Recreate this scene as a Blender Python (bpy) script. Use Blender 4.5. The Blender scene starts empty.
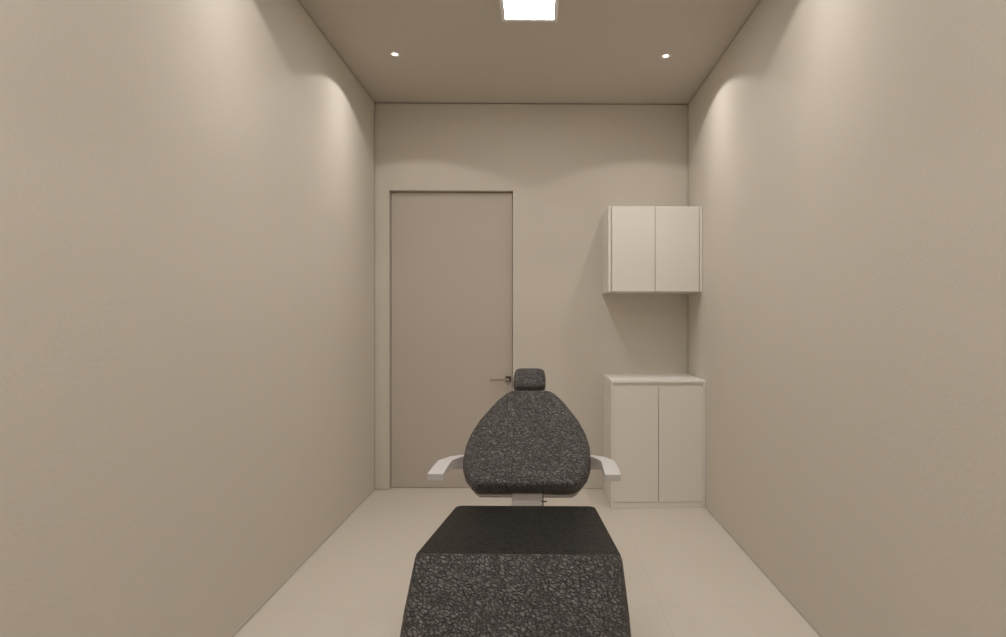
import bpy, bmesh, math
from mathutils import Vector, Matrix

scene = bpy.context.scene
COL = scene.collection

# ------------------------------------------------------------------ materials
def s2l(c):
    c = c / 255.0
    return c / 12.92 if c <= 0.04045 else ((c + 0.055) / 1.055) ** 2.4

def mat(name, rgb, rough=0.6, metal=0.0, spec=0.5, bump=None, emit=None, vary=0.0, vscale=3.0):
    """bump = (noise scale, strength, distance)"""
    m = bpy.data.materials.new(name)
    m.use_nodes = True
    nt = m.node_tree
    b = nt.nodes['Principled BSDF']
    b.inputs['Base Color'].default_value = (*rgb, 1)
    b.inputs['Roughness'].default_value = rough
    b.inputs['Metallic'].default_value = metal
    b.inputs['Specular IOR Level'].default_value = spec
    tc = nt.nodes.new('ShaderNodeTexCoord')
    if vary:
        n = nt.nodes.new('ShaderNodeTexNoise')
        n.inputs['Scale'].default_value = vscale
        n.inputs['Detail'].default_value = 5
        nt.links.new(tc.outputs['Object'], n.inputs['Vector'])
        mx = nt.nodes.new('ShaderNodeMix'); mx.data_type = 'RGBA'
        mx.inputs['A'].default_value = (*[c * (1 - vary) for c in rgb], 1)
        mx.inputs['B'].default_value = (*[min(1, c * (1 + vary)) for c in rgb], 1)
        nt.links.new(n.outputs['Fac'], mx.inputs['Factor'])
        nt.links.new(mx.outputs['Result'], b.inputs['Base Color'])
    if bump:
        n = nt.nodes.new('ShaderNodeTexNoise')
        n.inputs['Scale'].default_value = bump[0]
        n.inputs['Detail'].default_value = 4
        nt.links.new(tc.outputs['Object'], n.inputs['Vector'])
        bp = nt.nodes.new('ShaderNodeBump')
        bp.inputs['Strength'].default_value = bump[1]
        bp.inputs['Distance'].default_value = bump[2]
        nt.links.new(n.outputs['Fac'], bp.inputs['Height'])
        nt.links.new(bp.outputs['Normal'], b.inputs['Normal'])
    if emit:
        b.inputs['Emission Color'].default_value = (*emit[0], 1)
        b.inputs['Emission Strength'].default_value = emit[1]
    return m

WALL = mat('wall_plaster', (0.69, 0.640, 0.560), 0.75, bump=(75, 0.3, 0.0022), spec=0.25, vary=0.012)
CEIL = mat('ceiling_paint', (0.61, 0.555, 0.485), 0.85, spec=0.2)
DOORM = mat('door_lacquer', (0.57, 0.51, 0.445), 0.55, spec=0.3)
CAB = mat('cabinet_lacquer', (0.84, 0.80, 0.74), 0.45, spec=0.35)
CABTOP = mat('cabinet_top_pale', (0.92, 0.90, 0.86), 0.45, spec=0.35)  # paler copy of the cabinet colour, for the top panel
CHROME = mat('satin_nickel', (0.55, 0.50, 0.45), 0.28, 1.0)
NICKELD = mat('nickel_dark_reflection', (0.14, 0.12, 0.10), 0.35, 0.9)  # nickel with the rosette's dark reflection put into the colour
DARKM = mat('dark_metal', (0.03, 0.026, 0.022), 0.4, 0.6)
WHITEP = mat('white_plastic', (0.66, 0.64, 0.63), 0.4, spec=0.4)
GREYM = mat('grey_painted_metal', (0.42, 0.38, 0.35), 0.45, spec=0.4)
TRIM = mat('fixture_trim', (0.9, 0.88, 0.85), 0.5)
LENS = mat('led_lens', (0.9, 0.85, 0.78), 0.4, emit=((1.0, 0.95, 0.86), 6.0))
DIFF_ADDED = mat('added_panel_diffuser', (0.8, 0.8, 0.8), 0.5, emit=((1.0, 0.955, 0.93), 58.0))
DIFF = mat('led_diffuser', (0.8, 0.8, 0.8), 0.5, emit=((1.0, 0.955, 0.93), 38.0))

def floor_mat():
    m = bpy.data.materials.new('porcelain_tile'); m.use_nodes = True
    nt = m.node_tree; N = nt.nodes; L = nt.links
    b = N['Principled BSDF']
    tc = N.new('ShaderNodeTexCoord')
    br = N.new('ShaderNodeTexBrick')
    mp = N.new('ShaderNodeMapping')
    mp.inputs['Location'].default_value = (-0.508, -2.34, 0)
    L.new(tc.outputs['Object'], mp.inputs['Vector'])
    L.new(mp.outputs['Vector'], br.inputs['Vector'])
    br.offset = 0.0
    br.inputs['Scale'].default_value = 1.0
    br.inputs['Brick Width'].default_value = 2.22
    br.inputs['Row Height'].default_value = 1.2
    br.inputs['Mortar Size'].default_value = 0.0016
    br.inputs['Mortar Smooth'].default_value = 0.3
    br.inputs['Color1'].default_value = (1, 1, 1, 1)
    br.inputs['Color2'].default_value = (1, 1, 1, 1)
    br.inputs['Mortar'].default_value = (0.88, 0.87, 0.85, 1)
    n = N.new('ShaderNodeTexNoise'); n.inputs['Scale'].default_value = 2.2
    n.inputs['Detail'].default_value = 6; n.inputs['Roughness'].default_value = 0.55
    L.new(tc.outputs['Object'], n.inputs['Vector'])
    mx = N.new('ShaderNodeMix'); mx.data_type = 'RGBA'
    mx.inputs['A'].default_value = (0.67, 0.61, 0.54, 1)
    mx.inputs['B'].default_value = (0.71, 0.65, 0.575, 1)
    L.new(n.outputs['Fac'], mx.inputs['Factor'])
    ml = N.new('ShaderNodeMix'); ml.data_type = 'RGBA'; ml.blend_type = 'MULTIPLY'
    ml.inputs['Factor'].default_value = 1
    L.new(mx.outputs['Result'], ml.inputs['A']); L.new(br.outputs['Color'], ml.inputs['B'])
    L.new(ml.outputs['Result'], b.inputs['Base Color'])
    b.inputs['Roughness'].default_value = 0.42
    b.inputs['Specular IOR Level'].default_value = 0.35
    bp = N.new('ShaderNodeBump'); bp.inputs['Strength'].default_value = 0.3
    bp.inputs['Distance'].default_value = 0.001; bp.invert = True
    L.new(br.outputs['Fac'], bp.inputs['Height']); L.new(bp.outputs['Normal'], b.inputs['Normal'])
    return m
FLOOR = floor_mat()

def leather(name, strength, dist, base, rough, spec):
    m = bpy.data.materials.new(name); m.use_nodes = True
    nt = m.node_tree; N = nt.nodes; L = nt.links
    b = N['Principled BSDF']
    b.inputs['Roughness'].default_value = rough
    b.inputs['Specular IOR Level'].default_value = spec
    tc = N.new('ShaderNodeTexCoord')
    # warp
    n = N.new('ShaderNodeTexNoise'); n.inputs['Scale'].default_value = 32; n.inputs['Detail'].default_value = 3
    L.new(tc.outputs['Object'], n.inputs['Vector'])
    sub = N.new('ShaderNodeVectorMath'); sub.operation = 'SUBTRACT'; sub.inputs[1].default_value = (0.5, 0.5, 0.5)
    L.new(n.outputs['Color'], sub.inputs[0])
    sc = N.new('ShaderNodeVectorMath'); sc.operation = 'SCALE'; sc.inputs['Scale'].default_value = 0.009
    L.new(sub.outputs[0], sc.inputs[0])
    ad = N.new('ShaderNodeVectorMath'); ad.operation = 'ADD'
    L.new(tc.outputs['Object'], ad.inputs[0]); L.new(sc.outputs[0], ad.inputs[1])
    m0 = N.new('ShaderNodeMapping'); m0.inputs['Rotation'].default_value = (0, 0, math.radians(38))
    L.new(ad.outputs[0], m0.inputs['Vector'])
    mp = N.new('ShaderNodeMapping'); mp.inputs['Scale'].default_value = (0.42, 1.0, 1.0)
    L.new(m0.outputs['Vector'], mp.inputs['Vector'])
    def ridge(scale, width, off):            # thin meandering creases where the noise crosses its middle value
        o_ = N.new('ShaderNodeVectorMath'); o_.operation = 'ADD'; o_.inputs[1].default_value = off
        L.new(mp.outputs['Vector'], o_.inputs[0])
        t = N.new('ShaderNodeTexNoise'); t.inputs['Scale'].default_value = scale; t.inputs['Detail'].default_value = 1.5
        L.new(o_.outputs[0], t.inputs['Vector'])
        q = N.new('ShaderNodeMath'); q.operation = 'SUBTRACT'; q.inputs[1].default_value = 0.5; L.new(t.outputs['Fac'], q.inputs[0])
        w_ = N.new('ShaderNodeMath'); w_.operation = 'ABSOLUTE'; L.new(q.outputs[0], w_.inputs[0])
        e = N.new('ShaderNodeMapRange'); e.interpolation_type = 'SMOOTHSTEP'; e.inputs['From Max'].default_value = width; e.inputs['To Min'].default_value = 0.25
        L.new(w_.outputs[0], e.inputs['Value'])
        return e.outputs['Result']
    v = N.new('ShaderNodeTexVoronoi'); v.feature = 'DISTANCE_TO_EDGE'; v.inputs['Scale'].default_value = 112
    L.new(mp.outputs['Vector'], v.inputs['Vector'])
    rv = N.new('ShaderNodeMapRange'); rv.inputs['From Max'].default_value = 0.13; rv.inputs['To Min'].default_value = 0.05
    rv.interpolation_type = 'SMOOTHSTEP'; L.new(v.outputs['Distance'], rv.inputs['Value'])
    m1 = N.new('ShaderNodeMath'); m1.operation = 'MULTIPLY'
    L.new(ridge(48, 0.045, (0, 0, 0)), m1.inputs[0]); L.new(ridge(60, 0.02, (3.1, 1.7, 5.3)), m1.inputs[1])
    r = N.new('ShaderNodeMath'); r.operation = 'MULTIPLY'
    L.new(m1.outputs[0], r.inputs[0]); L.new(rv.outputs['Result'], r.inputs[1])
    cm = N.new('ShaderNodeMix'); cm.data_type = 'RGBA'       # shade in the creases put into the grain's colour
    cm.inputs['A'].default_value = (base * .45, base * .42, base * .38, 1)
    cm.inputs['B'].default_value = (base, base * .93, base * .85, 1)
    L.new(r.outputs[0], cm.inputs['Factor'])
    sp = N.new('ShaderNodeMapRange'); sp.inputs['To Min'].default_value = spec * .5; sp.inputs['To Max'].default_value = spec
    L.new(r.outputs[0], sp.inputs['Value']); L.new(sp.outputs['Result'], b.inputs['Specular IOR Level']); L.new(cm.outputs['Result'], b.inputs['Base Color'])
    n2 = N.new('ShaderNodeTexNoise'); n2.inputs['Scale'].default_value = 150; n2.inputs['Detail'].default_value = 4
    L.new(mp.outputs['Vector'], n2.inputs['Vector'])
    mu = N.new('ShaderNodeMath'); mu.operation = 'MULTIPLY_ADD'; mu.inputs[1].default_value = 0.9
    L.new(n2.outputs['Fac'], mu.inputs[0]); L.new(r.outputs[0], mu.inputs[2])
    bp = N.new('ShaderNodeBump'); bp.inputs['Strength'].default_value = strength
    bp.inputs['Distance'].default_value = dist
    L.new(mu.outputs[0], bp.inputs['Height']); L.new(bp.outputs['Normal'], b.inputs['Normal'])
    return m
LEATHER = leather('black_leather', 1.0, 0.0055, 0.090, 0.46, 1.0)
LEATHER_SEAT = leather('black_leather_smooth_shaded', 0.5, 0.0012, 0.014, 0.34, 0.35)  # smoother copy of the leather, the seat's shade put into its colour

# ------------------------------------------------------------------ helpers
def add_box(bm, x0, x1, y0, y1, z0, z1):
    vs = [bm.verts.new((x, y, z)) for z in (z0, z1) for y in (y0, y1) for x in (x0, x1)]
    for f in ((0, 2, 3, 1), (4, 5, 7, 6), (0, 1, 5, 4), (2, 6, 7, 3), (0, 4, 6, 2), (1, 3, 7, 5)):
        bm.faces.new([vs[i] for i in f])

def obj(name, bm, m, parent=None, bevel=0.0, seg=3, smooth=False, M=None):
    if M is not None:
        bmesh.ops.transform(bm, matrix=M, verts=bm.verts)
    bmesh.ops.recalc_face_normals(bm, faces=bm.faces)
    me = bpy.data.meshes.new(name); bm.to_mesh(me); bm.free()
    me.materials.append(m)
    o = bpy.data.objects.new(name, me); COL.objects.link(o)
    if parent: o.parent = parent
    if smooth or bevel:
        for p in me.polygons: p.use_smooth = True
    if bevel:
        md = o.modifiers.new('bevel', 'BEVEL'); md.width = bevel; md.segments = seg
        md.limit_method = 'ANGLE'; md.angle_limit = math.radians(35); md.harden_normals = False
        wn = o.modifiers.new('wn', 'WEIGHTED_NORMAL'); wn.keep_sharp = True
    return o

def box(name, dims, m, parent=None, bevel=0.0, seg=2):
    bm = bmesh.new(); add_box(bm, *dims)
    return obj(name, bm, m, parent, bevel, seg)

def prism(outline, t0, t1):
    """outline in local (u, v); extruded along w from t0 to t1. returns bmesh"""
    bm = bmesh.new()
    a = [bm.verts.new((u, v, t0)) for u, v in outline]
    b = [bm.verts.new((u, v, t1)) for u, v in outline]
    n = len(outline)
    bm.faces.new(a[::-1]); bm.faces.new(b)
    for i in range(n):
        j = (i + 1) % n
        bm.faces.new((a[i], a[j], b[j], b[i]))
    return bm

def cyl(bm, c, r0, r1, h, n=32, M=None):
    g = bmesh.ops.create_cone(bm, cap_ends=True, segments=n, radius1=r0, radius2=r1, depth=h)
    T = Matrix.Translation(c) @ (M or Matrix.Identity(4))
    bmesh.ops.transform(bm, matrix=T, verts=g['verts'])

def struct(o): o['kind'] = 'structure'; return o

def thing(name, label, cat, loc=(0, 0, 0), rz=0, group=None):
    o = bpy.data.objects.new(name, None); COL.objects.link(o)
    o.location = loc; o.rotation_euler = (0, 0, rz); o.empty_display_size = 0.1
    o['label'] = label; o['category'] = cat
    if group: o['group'] = group
    return o

def catmull(pts, closed=True, k=4):
    out = []; n = len(pts)
    for i in range(n):
        p0, p1, p2, p3 = (Vector(pts[(i + d) % n]) for d in (-1, 0, 1, 2))
        for j in range(k):
            t = j / k
            out.append(tuple(0.5 * ((2 * p1) + (-p0 + p2) * t + (2 * p0 - 5 * p1 + 4 * p2 - p3) * t * t
                                    + (-p0 + 3 * p1 - 3 * p2 + p3) * t ** 3)))
    return out

def frame_matrix(origin, u, v, w):
    M = Matrix.Identity(4)
    for i, a in enumerate((u, v, w)):
        for k in range(3): M[k][i] = a[k]
    for k in range(3): M[k][3] = origin[k]
    return M

# ------------------------------------------------------------------ room shell
XL, XR, YB, YF, H = -1.134, 1.055, 4.0, -0.75, 2.70
G = 0.008       # gap added between the room's planes to shape dark corner lines
T = 0.10
struct(box('floor', (XL - T, XR + T, YF - T, YB + T, -0.1, 0), FLOOR))
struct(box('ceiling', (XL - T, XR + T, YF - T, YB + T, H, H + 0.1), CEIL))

def side_wall(name, x0, x1, xi0, xi1):
    bm = bmesh.new()
    add_box(bm, x0, x1, YF, YB + 0.09, 0, H)                       # core
    add_box(bm, xi0, xi1, YF + 0.0, YB - G, 0.004, H - G)           # skin, held off ceiling and corner
    return struct(obj(name, bm, WALL))
SK = 0.015
side_wall('wall_left', XL - T, XL - SK, XL - SK, XL)
side_wall('wall_right', XR + SK, XR + T, XR, XR + SK)
struct(box('wall_front', (XL - T, XR + T, YF - T, YF, 0, H), WALL))
# back wall with the door opening
DX0, DX1, DZ = -1.036, -0.1735, 2.088
bm = bmesh.new()
z0 = 0.0
add_box(bm, XL - SK, DX0, YB + SK, YB + T, z0, H)
add_box(bm, DX1, XR + SK, YB + SK, YB + T, z0, H)
add_box(bm, DX0, DX1, YB + SK, YB + T, DZ, H)
add_box(bm, XL, DX0, YB, YB + SK, 0.003, H - G)
add_box(bm, DX1, XR, YB, YB + SK, 0.003, H - G)
add_box(bm, DX0, DX1, YB, YB + SK, DZ, H - G)
struct(obj('wall_back', bm, WALL))

# door leaf, recessed in its opening
door = box('door_1', (DX0 + 0.005, DX1 - 0.005, YB + 0.042, YB + 0.08, 0.003, DZ - 0.006), DOORM, bevel=0.0015)
struct(door)
struct(box('trim_1', (DX0 - 0.02, DX1 + 0.02, YB + T, YB + T + 0.02, 0, DZ + 0.03), DOORM))
hx, hz, yd = -0.207, 0.766, YB + 0.042
bm = bmesh.new(); add_box(bm, hx - 0.020, hx + 0.020, yd - 0.009, yd, hz - 0.020, hz + 0.020)
handle = obj('door_handle', bm, NICKELD, door, bevel=0.003)
bm = bmesh.new(); cyl(bm, (hx, yd - 0.027, hz), 0.008, 0.008, 0.04, 16, Matrix.Rotation(math.pi / 2, 4, 'X'))
obj('spindle', bm, DARKM, handle, smooth=True)
bm = bmesh.new(); add_box(bm, hx - 0.128, hx + 0.010, yd - 0.056, yd - 0.045, hz - 0.010, hz + 0.008)
obj('lever', bm, CHROME, handle, bevel=0.003)

# ------------------------------------------------------------------ wall cabinet
cw = thing('wall_cabinet', 'pale beige two-door wall cabinet hung high in the right corner above the floor cabinet', 'cabinet',
           (0.75, YB, 1.364))
def B(name, p, x0, x1, y0, y1, z0, z1, m=CAB, bev=0.0012):
    l = p.location
    q = p
    return box(name, (x0 - l.x, x1 - l.x, y0 - l.y, y1 - l.y, z0 - l.z, z1 - l.z), m, p, bevel=bev)
ux0, ux1, uyf, uz0, uz1 = 0.452, XR - 0.001, YB - 0.355, 1.364, 1.911
bm = bmesh.new(); l = cw.location
add_box(bm, ux0 + .016 - l.x, ux1 - .016 - l.x, uyf + .0135 - l.y, YB - .001 - l.y, uz0 + .003 - l.z, uz1 - .001 - l.z)
obj('body', bm, CAB, cw)
B('side_panel', cw, ux0, ux0 + .016, uyf, YB - .001, uz0, uz1)
B('side_panel', cw, ux1 - .016, ux1, uyf, YB - .001, uz0, uz1)
mid = 0.752
B('door', cw, ux0 + .023, mid - .002, uyf + .001, uyf + .013, uz0 + .001, uz1 - .001)
B('door', cw, mid + .002, ux1 - .021, uyf + .001, uyf + .013, uz0 + .001, uz1 - .001)

# ------------------------------------------------------------------ floor cabinet
cb = thing('floor_cabinet', 'pale beige two-door floor cabinet standing in the right back corner on the tiles', 'cabinet',
           (0.75, YB, 0))
bx0, bx1, byf, bz = 0.461, XR - 0.001, YB - 0.428, 0.805
B('body', cb, bx0 + .016, bx1 - .016, byf + .0145, YB - .001, 0.04, bz - .018)
B('side_panel', cb, bx0, bx0 + .016, byf, YB - .001, 0, bz - .0165)
B('side_panel', cb, bx1 - .016, bx1, byf, YB - .001, 0, bz - .0165)
B('top_panel', cb, bx0, bx1, byf, YB - .001, bz - .016, bz, CABTOP)
B('plinth', cb, bx0 + .0165, bx1 - .0165, byf + .006, byf + .03, 0, 0.0395)
mid = 0.7585
B('door', cb, bx0 + .017, mid - .002, byf + .001, byf + .014, 0.042, bz - .040)
B('door', cb, mid + .002, bx1 - .017, byf + .001, byf + .014, 0.042, bz - .040)

# ------------------------------------------------------------------ ceiling fixtures
def panel(y, label, dm):
    pl = thing('ceiling_panel_light', label, 'ceiling light', (-0.040, y, H))
    bm = bmesh.new(); a, w = 0.14, 0.020
    for d in ((-a, a, a - w, a), (-a, a, -a, -a + w), (-a, -a + w, -a + w, a - w), (a - w, a, -a + w, a - w)):
        add_box(bm, *d, -0.012, 0)
    obj('frame', bm, TRIM, pl)
    box('diffuser', (-a + w, a - w, -a + w, a - w, -0.0115, 0), dm, pl)
panel(2.743, 'square white panel light glowing on the ceiling, seen between the two back spotlights', DIFF)
panel(0.40, 'added square white panel light on the ceiling above the viewer, outside the picture', DIFF_ADDED)  # unseen panel, added to light the leg rest and the room

def downlight(x, y, label):
    t = thing('recessed_downlight', label, 'ceiling light', (x, y, H), 0, 'recessed spotlights along the ceiling edges')
    bm = bmesh.new(); n = 32
    prof = [(0.030, 0.0), (0.030, -0.002), (0.017, -0.003), (0.0146, 0.0)]
    rings = [[bm.verts.new((r * math.cos(2 * math.pi * i / n), r * math.sin(2 * math.pi * i / n), z)) for i in range(n)] for r, z in prof]
    for k in range(len(prof)):
        A, C_ = rings[k], rings[(k + 1) % len(prof)]
        for i in range(n):
            bm.faces.new((A[i], A[(i + 1) % n], C_[(i + 1) % n], C_[i]))
    obj('trim_ring', bm, TRIM, t, smooth=True)
    bm = bmesh.new(); cyl(bm, (0, 0, -0.001), 0.0145, 0.0145, 0.002, 24)
    obj('lens', bm, LENS, t)
    L = bpy.data.lights.new('spot_lamp', 'SPOT')
    L.energy = SPOT_W; L.spot_size = math.radians(127); L.spot_blend = 0.12; L.shadow_soft_size = 0.012
    L.color = (1.0, 0.965, 0.92)
    L.use_nodes = True
    nt = L.node_tree; em = nt.nodes['Emission']
    tc = nt.nodes.new('ShaderNodeTexCoord'); sp = nt.nodes.new('ShaderNodeSeparateXYZ')
    nt.links.new(tc.outputs['Normal'], sp.inputs[0])
    ab = nt.nodes.new('ShaderNodeMath'); ab.operation = 'ABSOLUTE'; nt.links.new(sp.outputs['Z'], ab.inputs[0])
    pw = nt.nodes.new('ShaderNodeMath'); pw.operation = 'POWER'; pw.inputs[1].default_value = 5.0
    nt.links.new(ab.outputs[0], pw.inputs[0])
    ma = nt.nodes.new('ShaderNodeMath'); ma.operation = 'MULTIPLY_ADD'
    ma.inputs[1].default_value = 1.0; ma.inputs[2].default_value = 0.22
    nt.links.new(pw.outputs[0], ma.inputs[0]); nt.links.new(ma.outputs[0], em.inputs['Strength'])
    lo = bpy.data.objects.new('spot_lamp', L); COL.objects.link(lo); lo.parent = t; lo.location = (0, 0, -0.012)
    return t
SPOT_W = 17
DY = [3.272, 2.02, 0.77]
names = [('small round recessed ceiling spotlight near the back left corner', 'small round recessed ceiling spotlight near the back right corner'),
         ('recessed ceiling spotlight on the left, beside the square panel light', 'recessed ceiling spotlight on the right, beside the square panel light'),
         ('added recessed ceiling spotlight on the left, unseen, nearest the viewer', 'added recessed ceiling spotlight on the right, unseen, nearest the viewer')]  # the pair nearest the viewer is unseen, added to light the room
for y, (a_, b_) in zip(DY, names):
    downlight(-0.814, y, a_)
    downlight(0.736, y, b_)

# ------------------------------------------------------------------ chair
ch = thing('treatment_chair', 'black leather reclining treatment chair with white armrests in the middle of the room', 'chair',
           (-0.044, 2.0, 0), math.radians(-1.6))
# seat cushion
def rounded(pts, r, k=4):
    out = []; n = len(pts)
    for i in range(n):
        p = Vector(pts[i]); a = Vector(pts[i - 1]) - p; b = Vector(pts[(i + 1) % n]) - p
        rr = min(r[i] if isinstance(r, (list, tuple)) else r, a.length / 2.2, b.length / 2.2)
        s = p + a.normalized() * rr; e = p + b.normalized() * rr
        for j in range(k + 1):
            t = j / k
            out.append(tuple((1 - t) ** 2 * s + 2 * t * (1 - t) * p + t * t * e))
    return out
ol = rounded([(-.290, -.384), (.290, -.384), (.246, .04), (-.246, .04)], [.004, .004, .025, .025])
obj('seat', prism(ol, 0.43, 0.52), LEATHER_SEAT, ch, bevel=0.005, seg=3)
# leg rest
dr = Vector((0, -0.683, -0.730)); nn = Vector((0, -0.730, 0.683))
ol = rounded([(-.294, 0), (.294, 0), (.304, .22), (.262, .52), (-.262, .52), (-.304, .22)], [.012, .012, .05, .09, .09, .05], 6)
M = frame_matrix((0, -.383, .523), (1, 0, 0), dr, nn)
bm = bmesh.new()
rings = [[bm.verts.new((u * (k if v > .02 else max(k, .985)), v, w_)) for u, v in ol] for w_, k in ((0.0, .955), (-.018, 1.0), (-.075, 1.0))]
for A, C_ in zip(rings, rings[1:]):
    for i in range(len(A)): bm.faces.new((A[i], A[(i + 1) % len(A)], C_[(i + 1) % len(A)], C_[i]))
bm.faces.new(rings[0]); bm.faces.new(rings[-1][::-1])
obj('leg_rest', bm, LEATHER, ch, bevel=0.007, seg=3, M=M)
# seat shell and pedestal
ol = rounded([(-.235, -.34), (.235, -.34), (.215, .0), (-.215, .0)], .04)
obj('seat_shell', prism(ol, 0.385, 0.432), WHITEP, ch, bevel=0.01)
bm = bmesh.new()
ps = [(0.10, 0.14, 0.05), (0.085, 0.12, 0.16), (0.085, 0.12, 0.30), (0.12, 0.16, 0.388)]
rings = []
for hw, hd, z in ps:
    o_ = rounded([(-hw, -.17 - hd), (hw, -.17 - hd), (hw, -.17 + hd), (-hw, -.17 + hd)], .04)
    rings.append([bm.verts.new((x, y, z)) for x, y in o_])
for A, C_ in zip(rings, rings[1:]):
    for i in range(len(A)): bm.faces.new((A[i], A[(i + 1) % len(A)], C_[(i + 1) % len(A)], C_[i]))
bm.faces.new(rings[0][::-1]); bm.faces.new(rings[-1])
obj('pedestal', bm, WHITEP, ch, smooth=True)
ol = rounded([(-.20, -.42), (.20, -.42), (.20, .16), (-.20, .16)], .08, 8)
obj('base_plate', prism(ol, 0.0, 0.055), WHITEP, ch, bevel=0.012)

# backrest
TH = math.radians(33)
vdir = Vector((0, math.cos(TH), math.sin(TH))); ndir = Vector((0, -math.sin(TH), math.cos(TH)))
P0 = (-0.002, 0.07, 0.587)
half = [(0.0, .181), (.014, .200), (.05, .226), (.09, .240), (.13, .245), (.20, .244), (.267, .232), (.345, .206),
        (.422, .167), (.469, .141), (.510, .111), (.528, .092), (.535, .074)]
BR_OUT = half
right = [(w, v) for v, w in half]; left = [(-w, v) for v, w in half[::-1]]
ol = right + left
Mb = frame_matrix(P0, (1, 0, 0), vdir, ndir)
obj('backrest', prism(ol, -0.059, 0.0), LEATHER, ch, bevel=0.018, seg=5, M=Mb)
olS = [(w * .94, v * .98 - .003) for w, v in ol]
shell = obj('backrest_shell', prism(olS, -0.070, -0.058), GREYM, ch, bevel=0.004, M=Mb)
# bracket joining backrest to seat
bm = bmesh.new()
sec = [(-.06, .395), (.0, .395), (.12, .47), (.22, .56), (.19, .60), (.10, .545), (.05, .50), (-.06, .43)]
vsA = [bm.verts.new((-.052, y, z)) for y, z in sec]; vsB = [bm.verts.new((.060, y, z)) for y, z in sec]
bm.faces.new(vsA); bm.faces.new(vsB[::-1])
for i in range(len(sec)):
    j = (i + 1) % len(sec); bm.faces.new((vsA[i], vsA[j], vsB[j], vsB[i]))
obj('backrest_bracket', bm, GREYM, ch, bevel=0.003)
bm = bmesh.new()
cyl(bm, (.062, .050, .535), .0018, .0018, .075, 8)
cyl(bm, (.066, .048, .533), .0022, .0022, .020, 8, Matrix.Rotation(math.pi / 2, 4, 'Y'))
obj('recline_lever', bm, DARKM, ch, smooth=True)
# headrest
TH2 = math.radians(48)
v2 = Vector((0, math.cos(TH2), math.sin(TH2))); n2_ = Vector((0, -math.sin(TH2), math.cos(TH2)))
ol = rounded([(-.072, 0), (.072, 0), (.074, .05), (.066, .112), (-.066, .112), (-.074, .05)], [.036, .036, .03, .045, .045, .03], 8)
Mh = frame_matrix((-0.009, 0.545, 0.885), (1, 0, 0), v2, n2_)
hr = obj('headrest', prism(ol, -0.05, 0.0), LEATHER, ch, bevel=0.018, seg=5, M=Mh)
bm = bmesh.new(); add_box(bm, -.02, .02, -.06, .08, -.062, -.048)
obj('headrest_bar', bm, GREYM, ch, bevel=0.002, M=frame_matrix((-0.009, 0.50, 0.862), (1, 0, 0), vdir, ndir))
# armrests: sections (y, outer x, inner x, top z, thickness)
def arm(sgn):
    path = [(.040, .346, .289, .632, .024), (.13, .3455, .289, .636, .026), (.2215, .343, .290, .636, .032),
            (.27, .328, .276, .633, .044), (.311, .3115, .260, .631, .053), (.345, .262, .235, .630, .056), (.375, .22, .20, .632, .056)]
    bm = bmesh.new(); rg = []
    for y, xo, xi, z, t in path:
        rg.append([bm.verts.new((sgn * a_ - .006, y, z + b_)) for a_, b_ in ((xi, 0), (xo, 0), (xo, -t), (xi, -t))])
    for A, C_ in zip(rg, rg[1:]):
        for i in range(4): bm.faces.new((A[i], A[(i + 1) % 4], C_[(i + 1) % 4], C_[i]))
    bm.faces.new(rg[0]); bm.faces.new(rg[-1][::-1])
    add_box(bm, *sorted((sgn * .15 - .006, sgn * .222 - .006)), .335, .385, .58, .705)
    o = obj('armrest', bm, WHITEP, ch, bevel=0.0012, seg=2)
    o['label'] = 'white armrest'
arm(-1); arm(1)

# ------------------------------------------------------------------ world, camera, view
w = bpy.data.worlds.new('world'); scene.world = w; w.use_nodes = True
w.node_tree.nodes['Background'].inputs[0].default_value = (0.02, 0.018, 0.015, 1)
cam = bpy.data.cameras.new('camera'); co = bpy.data.objects.new('camera', cam); COL.objects.link(co)
F = 571.6
cam.sensor_fit = 'HORIZONTAL'; cam.sensor_width = 36; cam.lens = F / 1006 * 36
YAW = 0.8
co.location = (0, 0, 1.182); co.rotation_euler = (math.pi / 2, 0, -math.radians(YAW))
cam.shift_x = -(537.6 + F * math.tan(math.radians(YAW)) - 503) / 1006
cam.shift_y = 1.6 / 1006
cam.clip_start = 0.01
scene.camera = co
scene.view_settings.view_transform = 'Standard'; scene.view_settings.look = 'None'
scene.view_settings.gamma = 1; scene.view_settings.exposure = 0.20
scene.view_settings.use_curve_mapping = False
